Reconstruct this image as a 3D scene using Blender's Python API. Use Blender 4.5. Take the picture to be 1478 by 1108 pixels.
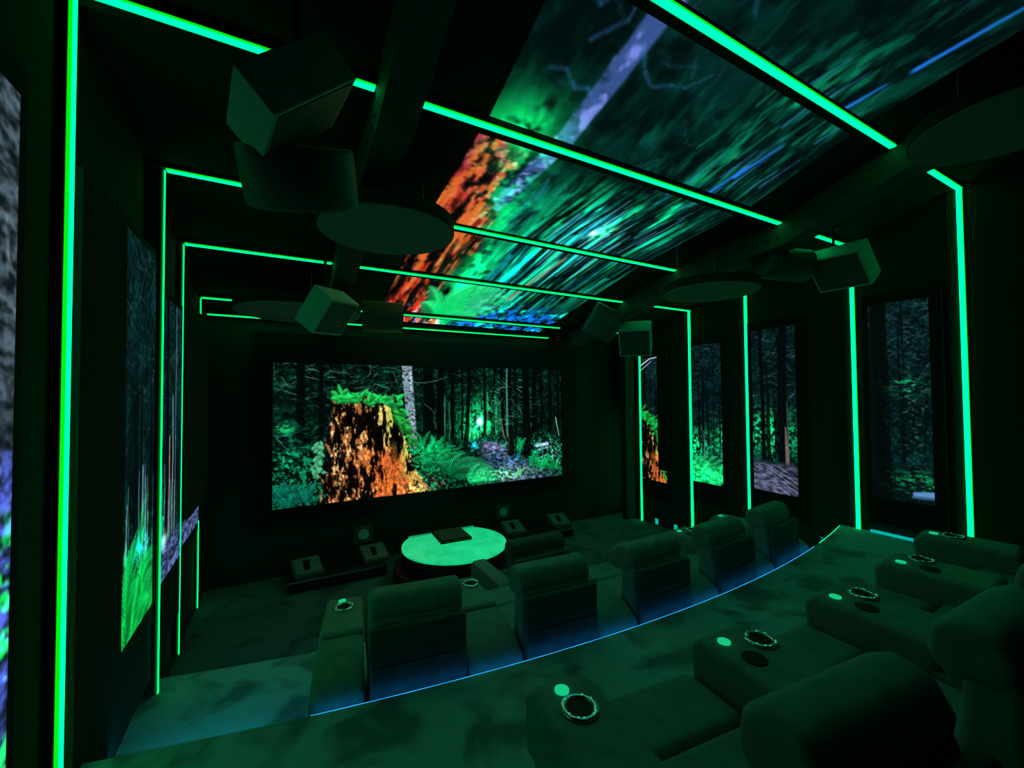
import bpy, bmesh, math, random
import numpy as np
from mathutils import Matrix, Vector

C = bpy.context.scene.collection
for o in list(bpy.data.objects): bpy.data.objects.remove(o, do_unlink=True)
sc = bpy.context.scene
PI = math.pi
H = 2.4                      # camera height above the lowest floor; z values below are above that floor
T1, T2 = .36, .78            # the two raised seating tiers

# ---------------------------------------------------------------- camera
cam_d = bpy.data.cameras.new('camera'); cam = bpy.data.objects.new('camera', cam_d); C.objects.link(cam)
cam_d.sensor_width = 36; cam_d.lens = 606 / 1478 * 36; cam_d.clip_start = .02; cam_d.clip_end = 60
f_, P_ = 606., (739., 554.)
def _ray(px, py): return np.array([px - P_[0], -(py - P_[1]), f_])
_X = _ray(1840, 561); _X /= np.linalg.norm(_X)
_Y = _ray(405, 572); _Y -= _X * _X.dot(_Y); _Y /= np.linalg.norm(_Y)
_Z = np.cross(_X, _Y); _Z = _Z if _Z[1] > 0 else -_Z
_R = np.array([_X, _Y, _Z])
m = Matrix.Identity(4)
for i in range(3):
    m[i][0] = _R[i][0]; m[i][1] = _R[i][1]; m[i][2] = -_R[i][2]
m[0][3], m[1][3], m[2][3] = 0, 0, H
cam.matrix_world = m
sc.camera = cam

# ---------------------------------------------------------------- world, exposure
w = bpy.data.worlds.new('dark_room'); sc.world = w; w.use_nodes = True
w.node_tree.nodes['Background'].inputs[0].default_value = (0, .02, .012, 1)
w.node_tree.nodes['Background'].inputs[1].default_value = 0.02
sc.view_settings.view_transform = 'Standard'; sc.view_settings.look = 'None'
sc.view_settings.exposure = 0; sc.view_settings.gamma = 1; sc.view_settings.use_curve_mapping = False
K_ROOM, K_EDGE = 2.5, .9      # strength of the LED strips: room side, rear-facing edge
K_PIC = 1.15                   # brightness of the pictures

# ---------------------------------------------------------------- materials
def lin(c): return tuple(((x / 12.92) if x <= .04045 else ((x + .055) / 1.055) ** 2.4) for x in c)
def mat(name, col, rough=.8, metal=0, noise=0, nscale=20, bump=0, spec=.3, sheen=0):
    m = bpy.data.materials.new(name); m.use_nodes = True; nt = m.node_tree; b = nt.nodes['Principled BSDF']
    b.inputs['Base Color'].default_value = (*col, 1); b.inputs['Roughness'].default_value = rough
    b.inputs['Metallic'].default_value = metal; b.inputs['Specular IOR Level'].default_value = spec
    if sheen: b.inputs['Sheen Weight'].default_value = sheen
    tc = nt.nodes.new('ShaderNodeTexCoord'); n = nt.nodes.new('ShaderNodeTexNoise'); n.inputs['Scale'].default_value = nscale; n.inputs['Detail'].default_value = 4
    nt.links.new(tc.outputs['Object'], n.inputs['Vector'])
    if noise:
        r = nt.nodes.new('ShaderNodeValToRGB'); r.color_ramp.elements[0].position = .35; r.color_ramp.elements[1].position = .65
        r.color_ramp.elements[0].color = (*[x * (1 - noise) for x in col], 1); r.color_ramp.elements[1].color = (*[x * (1 + noise) for x in col], 1)
        nt.links.new(n.outputs['Fac'], r.inputs['Fac']); nt.links.new(r.outputs['Color'], b.inputs['Base Color'])
    if bump:
        bp = nt.nodes.new('ShaderNodeBump'); bp.inputs['Strength'].default_value = bump; bp.inputs['Distance'].default_value = .004
        nt.links.new(n.outputs['Fac'], bp.inputs['Height']); nt.links.new(bp.outputs['Normal'], b.inputs['Normal'])
    return m
def glow(name, col, k):
    m = bpy.data.materials.new(name); m.use_nodes = True; nt = m.node_tree; nt.nodes.clear()
    e = nt.nodes.new('ShaderNodeEmission'); o = nt.nodes.new('ShaderNodeOutputMaterial')
    e.inputs[0].default_value = (*col, 1); e.inputs[1].default_value = k; nt.links.new(e.outputs[0], o.inputs[0]); return m
M = dict(
    wall=mat('black_wall_fabric', (.036, .044, .041), .95, noise=.2, nscale=60, bump=.3),
    panel=mat('dark_stretched_fabric', (.022, .026, .025), .95, noise=.15, nscale=90, bump=.3),
    ceil=mat('black_ceiling_fabric', (.030, .035, .033), .95, noise=.2, nscale=40),
    beam=mat('charcoal_painted_beam', (.09, .095, .09), .7, noise=.2, nscale=6),
    black=mat('black_paint', (.006, .007, .007), .6),
    leather=mat('grey_leather', (.20, .30, .30), .55, noise=.12, nscale=14, bump=.25, spec=.35),
    leatherb=mat('dark_leather_back', (.085, .11, .12), .6, noise=.15, nscale=10, bump=.2, spec=.3),
    darkleather=mat('brown_black_leather', (.10, .09, .08), .6, noise=.15, nscale=10, bump=.2),
    chrome=mat('polished_chrome', (.8, .8, .82), .12, 1),
    box=mat('speaker_grey_paint', (.60, .66, .64), .55, noise=.06, nscale=8),
    box_shaded=mat('speaker_grey_paint_shaded', (.42, .48, .46), .55, noise=.06, nscale=8),  # darker copy of the grey: shade on the nearest speaker, put into its colour
    boxd=mat('speaker_dark_paint', (.10, .105, .10), .5),
    disc=mat('acoustic_felt', (.22, .23, .22), .95, noise=.08, nscale=120, bump=.3),
    discr=mat('acoustic_felt_edge', (.02, .022, .02), .95),
    wire=mat('steel_wire', (.5, .5, .5), .4, 1),
    plinth=mat('dark_stage_laminate', (.02, .022, .022), .45, noise=.2, nscale=10),
    pale=mat('pale_moulded_plastic', (.17, .23, .23), .5, noise=.05, nscale=10),
    edge=mat('aluminium_edge', (.6, .6, .62), .35, 1),
    led=glow('led_diffuser_cyan_green', (0, 1, .235), K_ROOM),
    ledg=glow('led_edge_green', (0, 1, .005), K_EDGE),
    blue=glow('led_blue', (.004, .085, .21), 9.5),
    teal=glow('led_teal', (.0, .50, .42), .9),
    under=glow('led_teal_under_step', (.0, .55, .75), 9),
    button=glow('backlit_button', (.01, .80, .30), .72),
    white=glow('white_led', (.8, .95, 1), 1.2),
    violet=glow('violet_led', (.10, .10, .9), 1.2),
)
def carpet(name, dark=1):
    m = bpy.data.materials.new(name); m.use_nodes = True; nt = m.node_tree; b = nt.nodes['Principled BSDF']
    b.inputs['Roughness'].default_value = 1; b.inputs['Specular IOR Level'].default_value = .1; b.inputs['Sheen Weight'].default_value = .3
    tc = nt.nodes.new('ShaderNodeTexCoord')
    def ns(s, d, x=0):
        n = nt.nodes.new('ShaderNodeTexNoise'); n.inputs['Scale'].default_value = s; n.inputs['Detail'].default_value = d; n.inputs['Distortion'].default_value = x
        nt.links.new(tc.outputs['Object'], n.inputs['Vector']); return n
    a = ns(2.6, 3, .6); f = ns(160, 2)
    r = nt.nodes.new('ShaderNodeValToRGB'); r.color_ramp.elements[0].position = .36; r.color_ramp.elements[1].position = .5
    r.color_ramp.elements[0].color = (*[q * dark for q in (.17, .27, .33)], 1); r.color_ramp.elements[1].color = (*[q * dark for q in (.38, .68, .80)], 1)
    nt.links.new(a.outputs['Fac'], r.inputs['Fac'])
    mx = nt.nodes.new('ShaderNodeMixRGB'); mx.blend_type = 'MULTIPLY'; mx.inputs[0].default_value = .35
    nt.links.new(r.outputs['Color'], mx.inputs[1]); nt.links.new(f.outputs['Color'], mx.inputs[2]); nt.links.new(mx.outputs[0], b.inputs['Base Color'])
    bp = nt.nodes.new('ShaderNodeBump'); bp.inputs['Strength'].default_value = .6; bp.inputs['Distance'].default_value = .006
    nt.links.new(f.outputs['Fac'], bp.inputs['Height']); nt.links.new(bp.outputs['Normal'], b.inputs['Normal'])
    return m
M['carpet'] = carpet('mottled_grey_carpet'); M['carpet_shaded'] = carpet('shaded_carpet_lower_floor', .25)  # lower floor: same carpet darkened, its dimmer light put into the colour
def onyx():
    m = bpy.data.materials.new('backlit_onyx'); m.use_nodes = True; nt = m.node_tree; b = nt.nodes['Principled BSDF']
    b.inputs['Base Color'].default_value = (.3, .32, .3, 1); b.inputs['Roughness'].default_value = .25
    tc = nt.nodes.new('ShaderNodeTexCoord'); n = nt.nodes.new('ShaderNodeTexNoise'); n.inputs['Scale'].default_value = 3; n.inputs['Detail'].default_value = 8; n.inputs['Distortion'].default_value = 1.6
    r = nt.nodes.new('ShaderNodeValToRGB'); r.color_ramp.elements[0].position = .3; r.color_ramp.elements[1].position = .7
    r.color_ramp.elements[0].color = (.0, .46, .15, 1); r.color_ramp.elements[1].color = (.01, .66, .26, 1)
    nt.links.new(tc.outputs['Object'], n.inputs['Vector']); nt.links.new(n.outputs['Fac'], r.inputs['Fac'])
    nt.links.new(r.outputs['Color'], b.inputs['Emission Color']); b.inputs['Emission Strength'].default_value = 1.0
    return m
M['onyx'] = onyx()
def picture_mat():
    m = bpy.data.materials.new('moving_picture'); m.use_nodes = True; nt = m.node_tree; nt.nodes.clear()
    a = nt.nodes.new('ShaderNodeAttribute'); a.attribute_name = 'pic'; e = nt.nodes.new('ShaderNodeEmission'); o = nt.nodes.new('ShaderNodeOutputMaterial')
    e.inputs[1].default_value = K_PIC
    nt.links.new(a.outputs['Color'], e.inputs[0]); nt.links.new(e.outputs[0], o.inputs[0]); return m
M['picture'] = picture_mat()

# ---------------------------------------------------------------- helpers
def obj(name, bm, m, parent=None, smooth=False, bevel=0, seg=2):
    me = bpy.data.meshes.new(name)
    bmesh.ops.recalc_face_normals(bm, faces=bm.faces)
    bm.to_mesh(me); bm.free(); me.materials.append(m)
    o = bpy.data.objects.new(name, me); C.objects.link(o)
    if parent: o.parent = parent
    if smooth:
        for p in me.polygons: p.use_smooth = True
    if bevel:
        b = o.modifiers.new('bevel', 'BEVEL'); b.width = bevel; b.segments = seg; b.limit_method = 'ANGLE'; b.angle_limit = math.radians(40)
        for p in me.polygons: p.use_smooth = True
        wn = o.modifiers.new('wn', 'WEIGHTED_NORMAL'); wn.keep_sharp = False
    return o
def bx(bm, x0, x1, y0, y1, z0, z1):
    v = [bm.verts.new((x, y, z)) for z in (z0, z1) for x, y in ((x0, y0), (x1, y0), (x1, y1), (x0, y1))]
    for f in ((3, 2, 1, 0), (4, 5, 6, 7), (0, 1, 5, 4), (1, 2, 6, 5), (2, 3, 7, 6), (3, 0, 4, 7)): bm.faces.new([v[i] for i in f])
    return bm
def box(x0, x1, y0, y1, z0, z1): return bx(bmesh.new(), x0, x1, y0, y1, z0, z1)
def prism(prof, x0, x1, axis='x'):
    """profile of (a,b) extruded from x0 to x1; axis x: (y,z); axis z: (x,y)"""
    bm = bmesh.new(); n = len(prof)
    P = (lambda t, a, b: (t, a, b)) if axis == 'x' else ((lambda t, a, b: (a, b, t)) if axis == 'z' else (lambda t, a, b: (a, t, b)))
    A = [bm.verts.new(P(x0, *p)) for p in prof]; B = [bm.verts.new(P(x1, *p)) for p in prof]
    bm.faces.new(A); bm.faces.new(B[::-1])
    for i in range(n): bm.faces.new((A[i], B[i], B[(i + 1) % n], A[(i + 1) % n]))
    return bm
def cyl(r, z0, z1, n=48, r1=None, cx=0, cy=0):
    bm = bmesh.new(); r1 = r if r1 is None else r1
    A = [bm.verts.new((cx + r * math.cos(2 * PI * k / n), cy + r * math.sin(2 * PI * k / n), z0)) for k in range(n)]
    B = [bm.verts.new((cx + r1 * math.cos(2 * PI * k / n), cy + r1 * math.sin(2 * PI * k / n), z1)) for k in range(n)]
    bm.faces.new(A[::-1]); bm.faces.new(B)
    for i in range(n): bm.faces.new((A[i], A[(i + 1) % n], B[(i + 1) % n], B[i]))
    return bm
def ring(R, r, z, n=40, k=10):
    bm = bmesh.new(); V = []
    for i in range(n):
        a = 2 * PI * i / n
        V.append([bm.verts.new(((R + r * math.cos(b)) * math.cos(a), (R + r * math.cos(b)) * math.sin(a), z + r * .7 * math.sin(b))) for b in [2 * PI * j / k for j in range(k)]])
    for i in range(n):
        for j in range(k): bm.faces.new((V[i][j], V[(i + 1) % n][j], V[(i + 1) % n][(j + 1) % k], V[i][(j + 1) % k]))
    return bm
def tube(pts, r, n=8):
    bm = bmesh.new(); R = []
    for i, p in enumerate(pts):
        p = Vector(p); d = (Vector(pts[min(i + 1, len(pts) - 1)]) - Vector(pts[max(i - 1, 0)])).normalized()
        a = d.orthogonal().normalized(); b = d.cross(a)
        R.append([bm.verts.new(p + r * (math.cos(2 * PI * k / n) * a + math.sin(2 * PI * k / n) * b)) for k in range(n)])
    for i in range(len(R) - 1):
        for k in range(n): bm.faces.new((R[i][k], R[i][(k + 1) % n], R[i + 1][(k + 1) % n], R[i + 1][k]))
    bm.faces.new(R[0][::-1]); bm.faces.new(R[-1]); return bm
def thing(name, label, cat, loc=(0, 0, 0), rz=0, group=None):
    o = bpy.data.objects.new(name, None); C.objects.link(o); o.location = loc; o.rotation_euler = (0, 0, rz); o.empty_display_size = .1
    return tag(o, label, cat, group)
def tag(o, label, cat, group=None):
    o['label'] = label; o['category'] = cat
    if group: o['group'] = group
    return o
def struct(name, bm, m, parent=None, **k):
    o = obj(name, bm, m, parent, **k)
    if parent is None: o['kind'] = 'structure'
    return o
def dup(root, loc, rz, label, group=None):
    r = root.copy(); C.objects.link(r); r.location = loc; r.rotation_euler = (0, 0, rz); r['label'] = label
    if group: r['group'] = group
    for ch in list(root.children):
        c = ch.copy(); C.objects.link(c); c.parent = r
        for g in ch.children:
            d = g.copy(); C.objects.link(d); d.parent = c
    return r
def picture(name, img, uv, fn, parent):
    """a grid of colour samples; uv = (u0,u1,v0,v1) crop of img; fn(s,t) gives the place, s,t in 0..1"""
    h, w_, _ = img.shape
    xs = np.linspace(uv[0] * (w_ - 1), uv[1] * (w_ - 1), max(2, int(abs(uv[1] - uv[0]) * w_))).round().astype(int).clip(0, w_ - 1)
    ys = np.linspace(uv[2] * (h - 1), uv[3] * (h - 1), max(2, int(abs(uv[3] - uv[2]) * h))).round().astype(int).clip(0, h - 1)
    a = np.clip(img[np.ix_(ys, xs)], 0, 1); nh, nw = a.shape[:2]
    a = np.where(a <= .04045, a / 12.92, ((a + .055) / 1.055) ** 2.4)
    S, T = np.meshgrid(np.linspace(0, 1, nw), np.linspace(0, 1, nh))
    co = np.stack(fn(S, T), -1).reshape(-1, 3).astype(np.float32)
    i = (np.arange(nh - 1)[:, None] * nw + np.arange(nw - 1)[None, :]).ravel()
    quads = np.stack([i, i + 1, i + nw + 1, i + nw], 1)
    me = bpy.data.meshes.new(name); me.from_pydata(co.tolist(), [], quads.tolist()); me.materials.append(M['picture'])
    at = me.color_attributes.new('pic', 'FLOAT_COLOR', 'POINT')
    at.data.foreach_set('color', np.concatenate([a.reshape(-1, 3), np.ones((nh * nw, 1))], 1).astype(np.float32).ravel())
    o = bpy.data.objects.new(name, me); C.objects.link(o); o.parent = parent
    return o
# ---------------------------------------------------------------- painter for the projected pictures
def vnoise(rng, h, w, cy, cx):
    g = rng.random((int(cy) + 3, int(cx) + 3))
    yy = np.linspace(0, cy, h); xx = np.linspace(0, cx, w)
    yi = yy.astype(int); xi = xx.astype(int)
    fy = (yy - yi)[:, None]; fx = (xx - xi)[None, :]
    fy = fy * fy * (3 - 2 * fy); fx = fx * fx * (3 - 2 * fx)
    a = g[np.ix_(yi, xi)]; b = g[np.ix_(yi, xi + 1)]; c = g[np.ix_(yi + 1, xi)]; d = g[np.ix_(yi + 1, xi + 1)]
    return (a * (1 - fx) + b * fx) * (1 - fy) + (c * (1 - fx) + d * fx) * fy

def fbm(rng, h, w, cy, cx, octv=4, gain=.6):
    s = np.zeros((h, w)); a = 1; t = 0
    for k in range(octv):
        s += a * vnoise(rng, h, w, cy * 2 ** k, cx * 2 ** k); t += a; a *= gain
    return s / t

def sstep(a, b, x):
    t = np.clip((x - a) / (b - a), 0, 1)
    return t * t * (3 - 2 * t)

class Canvas:
    def __init__(s, w, h, seed):
        s.w, s.h = w, h; s.rng = np.random.default_rng(seed)
        s.a = np.zeros((h, w, 3)); s.Y, s.X = np.mgrid[0:h, 0:w].astype(float)
        s.U = (s.X + .5) / w; s.V = (s.Y + .5) / h
    def mix(s, m, col):
        s.a = s.a * (1 - m[..., None]) + np.asarray(col) * m[..., None]
    def add(s, m, col):
        s.a += m[..., None] * np.asarray(col)
    def stroke(s, pts, w0, w1, c0, c1=None, al=1.0, soft=.7):
        """pts in u,v; widths in pixels (radius)"""
        c0 = np.asarray(c0, float); c1 = c0 if c1 is None else np.asarray(c1, float)
        n = len(pts) - 1
        for i in range(n):
            x0, y0 = pts[i][0] * s.w, pts[i][1] * s.h; x1, y1 = pts[i + 1][0] * s.w, pts[i + 1][1] * s.h
            R = max(w0, w1) + soft + 1
            xa = int(max(0, min(x0, x1) - R)); xb = int(min(s.w, max(x0, x1) + R + 1))
            ya = int(max(0, min(y0, y1) - R)); yb = int(min(s.h, max(y0, y1) + R + 1))
            if xa >= xb or ya >= yb: continue
            X = s.X[ya:yb, xa:xb]; Y = s.Y[ya:yb, xa:xb]
            dx, dy = x1 - x0, y1 - y0; L = dx * dx + dy * dy + 1e-9
            t = np.clip(((X - x0) * dx + (Y - y0) * dy) / L, 0, 1)
            d = np.hypot(X - x0 - t * dx, Y - y0 - t * dy)
            T = (i + t) / n
            wd = w0 + (w1 - w0) * T
            m = np.clip((wd + soft - d) / (2 * soft), 0, 1) * al
            col = c0 + (c1 - c0) * T[..., None]
            s.a[ya:yb, xa:xb] = s.a[ya:yb, xa:xb] * (1 - m[..., None]) + col * m[..., None]
    def trunk(s, u, v0, v1, r, col, lean=0, rim=None, al=1.0):
        rg = s.rng; pts = []
        for k in range(6):
            t = k / 5
            pts.append((u + lean * t + rg.normal(0, .0015), v0 + (v1 - v0) * t))
        s.stroke(pts, r * .8, r, col, al=al)
        if rim is not None:
            s.stroke([(p[0] + (r * .75) / s.w, p[1]) for p in pts], .4, .7, rim, al=.6)
    def fern(s, u, v, ang, L, bend, lw, col, tip=None, al=1.0, n=None):
        """a frond: midrib plus leaflets; L and lw in pixels, ang in degrees (0 right, 90 up)"""
        tip = col if tip is None else tip; n = max(6, int(L / 3.6)) if n is None else n
        x, y = u * s.w, v * s.h; a = math.radians(ang); pts = [(x, y)]
        for k in range(n):
            x += math.cos(a) * L / n; y -= math.sin(a) * L / n
            a += math.radians(bend) / n; pts.append((x, y))
            w = lw * math.sin(math.pi * min(1, (k + 2) / (n + 1.5)) ** .8)
            f = k / n; c = np.asarray(col) * (1 - f) + np.asarray(tip) * f
            for sd in (-1, 1):
                b = a + sd * math.radians(62)
                c2 = c * (1.0 if sd * math.cos(a) > 0 else .55)
                s.stroke([(x / s.w, y / s.h), ((x + math.cos(b) * w) / s.w, (y - math.sin(b) * w) / s.h)], .95, .45, c2, al=al, soft=.5)
        s.stroke([(p[0] / s.w, p[1] / s.h) for p in pts], .6, .3, np.asarray(col) * .8, al=al, soft=.5)
    def twigs(s, n, box, Lr, col, al=.7, slope=0.3, sd=.5, curl=.25):
        rg = s.rng
        for _ in range(n):
            u = rg.uniform(box[0], box[2]); v = rg.uniform(box[1], box[3]); L = rg.uniform(*Lr)
            a = slope + rg.normal(0, sd)
            if rg.random() < .4: a = math.pi - a
            pts = [(u, v)]; x, y = u * s.w, v * s.h
            for k in range(4):
                x += math.cos(a) * L / 4; y -= math.sin(a) * L / 4; a += rg.normal(0, curl); pts.append((x / s.w, y / s.h))
            s.stroke(pts, .5, .25, np.asarray(col) * rg.uniform(.5, 1.1), al=al * rg.uniform(.3, 1), soft=.55)
    def foliage(s, m, col, cy, cx, lo=.5, hi=.75, octv=4):
        t = sstep(lo, hi, fbm(s.rng, s.h, s.w, cy, cx, octv, .75))
        s.add(m * t, col)
    def blob(s, u, v, ru, rv): 
        return np.exp(-(((s.U - u) / ru) ** 2 + ((s.V - v) / rv) ** 2))
    def stump(s, poly, red=(.60, .78)):
        """poly: list of (v, uleft, uright), top to bottom"""
        P = np.array(poly); ul = np.interp(s.V, P[:, 0], P[:, 1]); ur = np.interp(s.V, P[:, 0], P[:, 2])
        ja = fbm(s.rng, s.h, s.w, 26, 30, 3) - .5
        ul = ul + ja * .035; ur = ur + ja * .04
        m = sstep(-.004, .004, s.U - ul) * sstep(-.004, .004, ur - s.U) * sstep(-.012, .012, s.V - P[0, 0] + ja * .05)
        f = (s.U - ul) / np.maximum(ur - ul, 1e-3); g = np.clip((s.V - P[0, 0]) / (1 - P[0, 0]), 0, 1)
        base = np.zeros_like(s.a) + (.03, .02, .012)
        n1 = fbm(s.rng, s.h, s.w, 15, 84, 4, .8); n2 = fbm(s.rng, s.h, s.w, 7, 44, 4, .7); n3 = fbm(s.rng, s.h, s.w, 44, 150, 2, .8)
        cream = np.array((.92, .80, .50)); orange = np.array((.84, .36, .16)); yel = np.array((.72, .74, .30)); brown = np.array((.62, .36, .2))
        wr = sstep(.3, .6, f) * sstep(.42, .62, g) * (1 - sstep(.80, .97, f))
        wy = sstep(.55, .8, f)
        col = brown[None, None] * (1 - wy[..., None]) + yel * wy[..., None]
        hl = sstep(.56, .68, n3)
        col = col * (1 - hl[..., None]) + cream * hl[..., None]
        ro = orange * (.35 + 1.1 * n3[..., None]) + np.array((.0, .08, .02)) * n1[..., None]
        col = col * (1 - wr[..., None]) + ro * wr[..., None]
        th = sstep(.51, .60, n1 * .6 + n2 * .4 + wr * .07 + wy * .04)
        base = base + col * th[..., None]
        cr = sstep(.60, .68, fbm(s.rng, s.h, s.w, 5, 44, 3, .6))
        base *= (1 - .9 * cr * (1 - .6 * wr))[..., None]
        s.a = s.a * (1 - m[..., None]) + base * m[..., None]
        return m, f, g

G1 = (.10, .95, .45); G2 = (.05, .55, .30); TEAL = (.02, .30, .24)

def deep_forest(c, glow=(.64, .47), gr=(.08, .2), canopy=.35, amp=1.0):
    c.a[:] = (.004, .035, .028)
    c.foliage(np.ones_like(c.U) * .6 * amp, (.01, .16, .12), 10, 24, .45, .8)
    c.foliage(np.ones_like(c.U) * .5 * amp, (.02, .26, .20), 40, 90, .55, .8, 3)
    b = c.blob(glow[0], glow[1], *gr)
    c.foliage(b * 1.2, (.05, .85, .42), 30, 80, .38, .6, 3)
    c.foliage(c.blob(glow[0], glow[1], gr[0] * 2.2, gr[1] * 1.2) * .7, (.0, .55, .32), 40, 110, .52, .68, 3)

def paint_main():
    c = Canvas(520, 218, 11); rg = c.rng
    deep_forest(c, (.645, .48), (.075, .19))
    c.foliage(c.blob(.5, .05, .6, .4) * .6, (.03, .42, .30), 60, 90, .6, .75, 3)
    c.twigs(150, (0, 0, 1, .5), (8, 34), (.25, .62, .5), .5, .25, .5)
    c.twigs(60, (0, 0, .38, .25), (10, 40), (.5, .85, .7), .6, .3, .4)
    # dark trunks
    for u, r, v1, ln in ((.07, 7, .7, 0), (.125, 4, .7, 0), (.455, 11, .64, 0), (.50, 7, .62, -.01), (.54, 3.5, .62, 0),
                         (.575, 2.2, .6, 0), (.605, 4.5, .64, -.016), (.66, 3, .62, .002), (.70, 2, .6, 0), (.728, 4, .68, .012),
                         (.765, 3, .62, 0), (.79, 3, .65, 0), (.872, 6, .72, .0), (.905, 3, .65, 0), (.945, 5, .7, 0), (.98, 3, .7, 0)):
        c.trunk(u, -.02, v1, r, (.003, .028, .022), ln)
    for k in range(26):
        u = rg.uniform(.5, .8); c.trunk(u, rg.uniform(.2, .4), .62, rg.uniform(.5, 1.0), (.25, .75, .5) if rg.random() < .2 else (.01, .06, .05), 0, al=.75)
    # pale thin trunk + warm lit trunk foot
    c.trunk(.752, 0, .6, 1.6, (.30, .62, .58), 0, al=.8)
    c.stroke([(.730, .45), (.735, .55), (.745, .66)], .6, 2.2, (.62, .52, .44), al=.7)
    c.twigs(70, (.68, .1, .86, .5), (8, 22), (.5, .9, .72), .7, -.5, .4)
    # sun burst
    c.add(c.blob(.643, .46, .012, .035) * 1.3, (.75, 1, .85)); c.add(c.blob(.62, .55, .02, .06) * .7, (.2, .95, .5))
    # undergrowth floor
    gm = sstep(.56, .66, c.V + .03 * np.sin(c.U * 30))
    c.mix(gm * .9, (.004, .04, .035))
    c.foliage(gm * .9, (.03, .50, .30), 44, 110, .48, .66, 3)
    # path
    pth = np.exp(-((c.U - (.66 + .42 * np.maximum(c.V - .62, 0))) / (.02 + .33 * np.maximum(c.V - .61, 0))) ** 4) * sstep(.60, .66, c.V)
    n = fbm(rg, c.h, c.w, 60, 60, 3, .8)
    c.a = c.a * (1 - (pth * .9)[..., None]) + (pth * .9)[..., None] * (np.array((.32, .38, .52)) * (.25 + 1.1 * sstep(.35, .7, n))[..., None])
    c.add(c.blob(.705, .685, .05, .035) * .5, (.55, .42, .62))
    c.foliage(c.blob(.78, .8, .12, .08) * .7, (.05, .45, .75), 60, 80, .5, .7, 3)
    c.foliage(c.blob(.62, .66, .02, .03) * .9, (.1, .6, .9), 40, 60, .4, .6, 2)
    # stump in mid distance, big right trunk, rocks
    c.stroke([(.77, .57), (.768, .74)], 5, 8, (.03, .05, .04)); c.stroke([(.762, .6), (.758, .74)], .5, 1, (.3, .3, .2), al=.7)
    c.stroke([(.832, -.02), (.836, .4), (.84, .77)], 7.5, 9.5, (.004, .034, .028))
    c.stroke([(.88, .70), (.93, .69)], 3, 3.4, (.62, .72, .86)); c.stroke([(.885, .74), (.94, .72)], 1.5, 2, (.35, .6, .62), al=.8)
    c.foliage(c.blob(.95, .78, .08, .14), (.55, .72, .66), 70, 130, .60, .72, 3)
    c.stroke([(.97, .45), (.985, .62)], .8, .6, (.6, .95, .8)); 
    # green bushes and ferns
    for u, v, k, L in ((.80, .74, 6, 22), (.90, .90, 9, 26), (.86, .86, 8, 24), (.95, .93, 6, 22), (.48, .72, 9, 32), (.44, .68, 8, 30)):
        for j in range(k):
            c.fern(u + rg.normal(0, .008), v + rg.normal(0, .01), rg.uniform(15, 165), L * rg.uniform(.7, 1.2), rg.uniform(-70, 70), 5, np.array((.03, .8, .42)) * rg.uniform(.6, 1.2), (.1, .9, .5))
    c.foliage(c.blob(.45, .76, .06, .11) * .9, (.05, .85, .42), 60, 120, .42, .62, 3)
    for j in range(18):
        a = rg.uniform(20, 150); c.fern(.475 + rg.normal(0, .02), .80 + rg.normal(0, .03), a, rg.uniform(18, 40), (-60 if a < 90 else 60), 6, np.array((.05, .80, .42)) * rg.uniform(.3, 1.1), (.15, .9, .5))
    c.mix(c.blob(.60, .86, .09, .12) * .8, (.0, .06, .04))
    for q, (a, L, b) in enumerate(((78, 62, -95), (66, 72, -95), (56, 84, -90), (46, 92, -80), (36, 96, -70), (26, 100, -55), (14, 96, -40), (95, 50, -80), (118, 46, 50), (6, 88, -25), (-2, 70, -15), (60, 50, -110), (20, 72, -60))):
        k = (.4, 1.0, .65)[q % 3]; c.fern(.522 + .006 * (q % 3), .90, a, L, b, 8, (.02 * k, .62 * k, .34 * k), (.3 * k, 1.0 * k, .68 * k))
    for a, L, b in ((60, 46, -60), (40, 58, -50), (20, 64, -30), (85, 40, -60), (5, 60, -10)):
        c.fern(.60, .97, a, L, b, 8, (.04, .85, .48), (.3, 1, .7))
    c.foliage(c.blob(.74, .93, .12, .05) * .9, (.35, .95, .35), 70, 120, .45, .65, 3)
    # birch
    bp = [(.380, -.02), (.388, .2), (.396, .45), (.402, .62)]
    c.stroke(bp, 8.5, 7.5, (.46, .56, .60))
    bm = (np.abs(c.U - np.interp(c.V, [0, .62], [.381, .402])) < .0165) & (c.V < .63)
    t = sstep(.5, .7, fbm(rg, c.h, c.w, 70, 110, 3, .8)); c.mix(bm * t * .85, (.04, .07, .08))
    t = sstep(.62, .72, fbm(rg, c.h, c.w, 60, 160, 3, .8)); c.mix(bm * t * .85, (.85, .9, .98))
    c.stroke([(.40, .13), (.44, .132), (.48, .115), (.52, .08)], .6, .3, (.4, .7, .6), al=.7); c.stroke([(.44, .3), (.462, .34), (.475, .38), (.472, .44), (.485, .5)], .5, .3, (.4, .65, .5), al=.6)
    # stump
    m, f, g = c.stump([(.24, .162, .33), (.35, .155, .345), (.6, .140, .385), (.8, .132, .40), (1.0, .12, .46)])
    for j in range(60):
        u = rg.uniform(.16, .37); v = .25 + .05 * (u - .2) / .15 + rg.normal(0, .02)
        c.fern(u, v, rg.uniform(-20, 200), rg.uniform(8, 20), rg.uniform(-60, 60), 4, np.array((.08, .75, .30)) * rg.uniform(.6, 1.3), (.2, .95, .45), n=10)
    for j in range(40):
        t = rg.random(); c.fern(.335 + .06 * t + rg.normal(0, .006), .33 + .28 * t, rg.uniform(-70, 40), rg.uniform(8, 18), -40, 4, np.array((.15, .72, .25)) * rg.uniform(.5, 1.2), n=8)
    for p in ([(.175, .24), (.185, .20), (.20, .19)], [(.28, .22), (.27, .19)]): c.stroke(p, .5, .3, (.5, .75, .5), al=.6)
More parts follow.
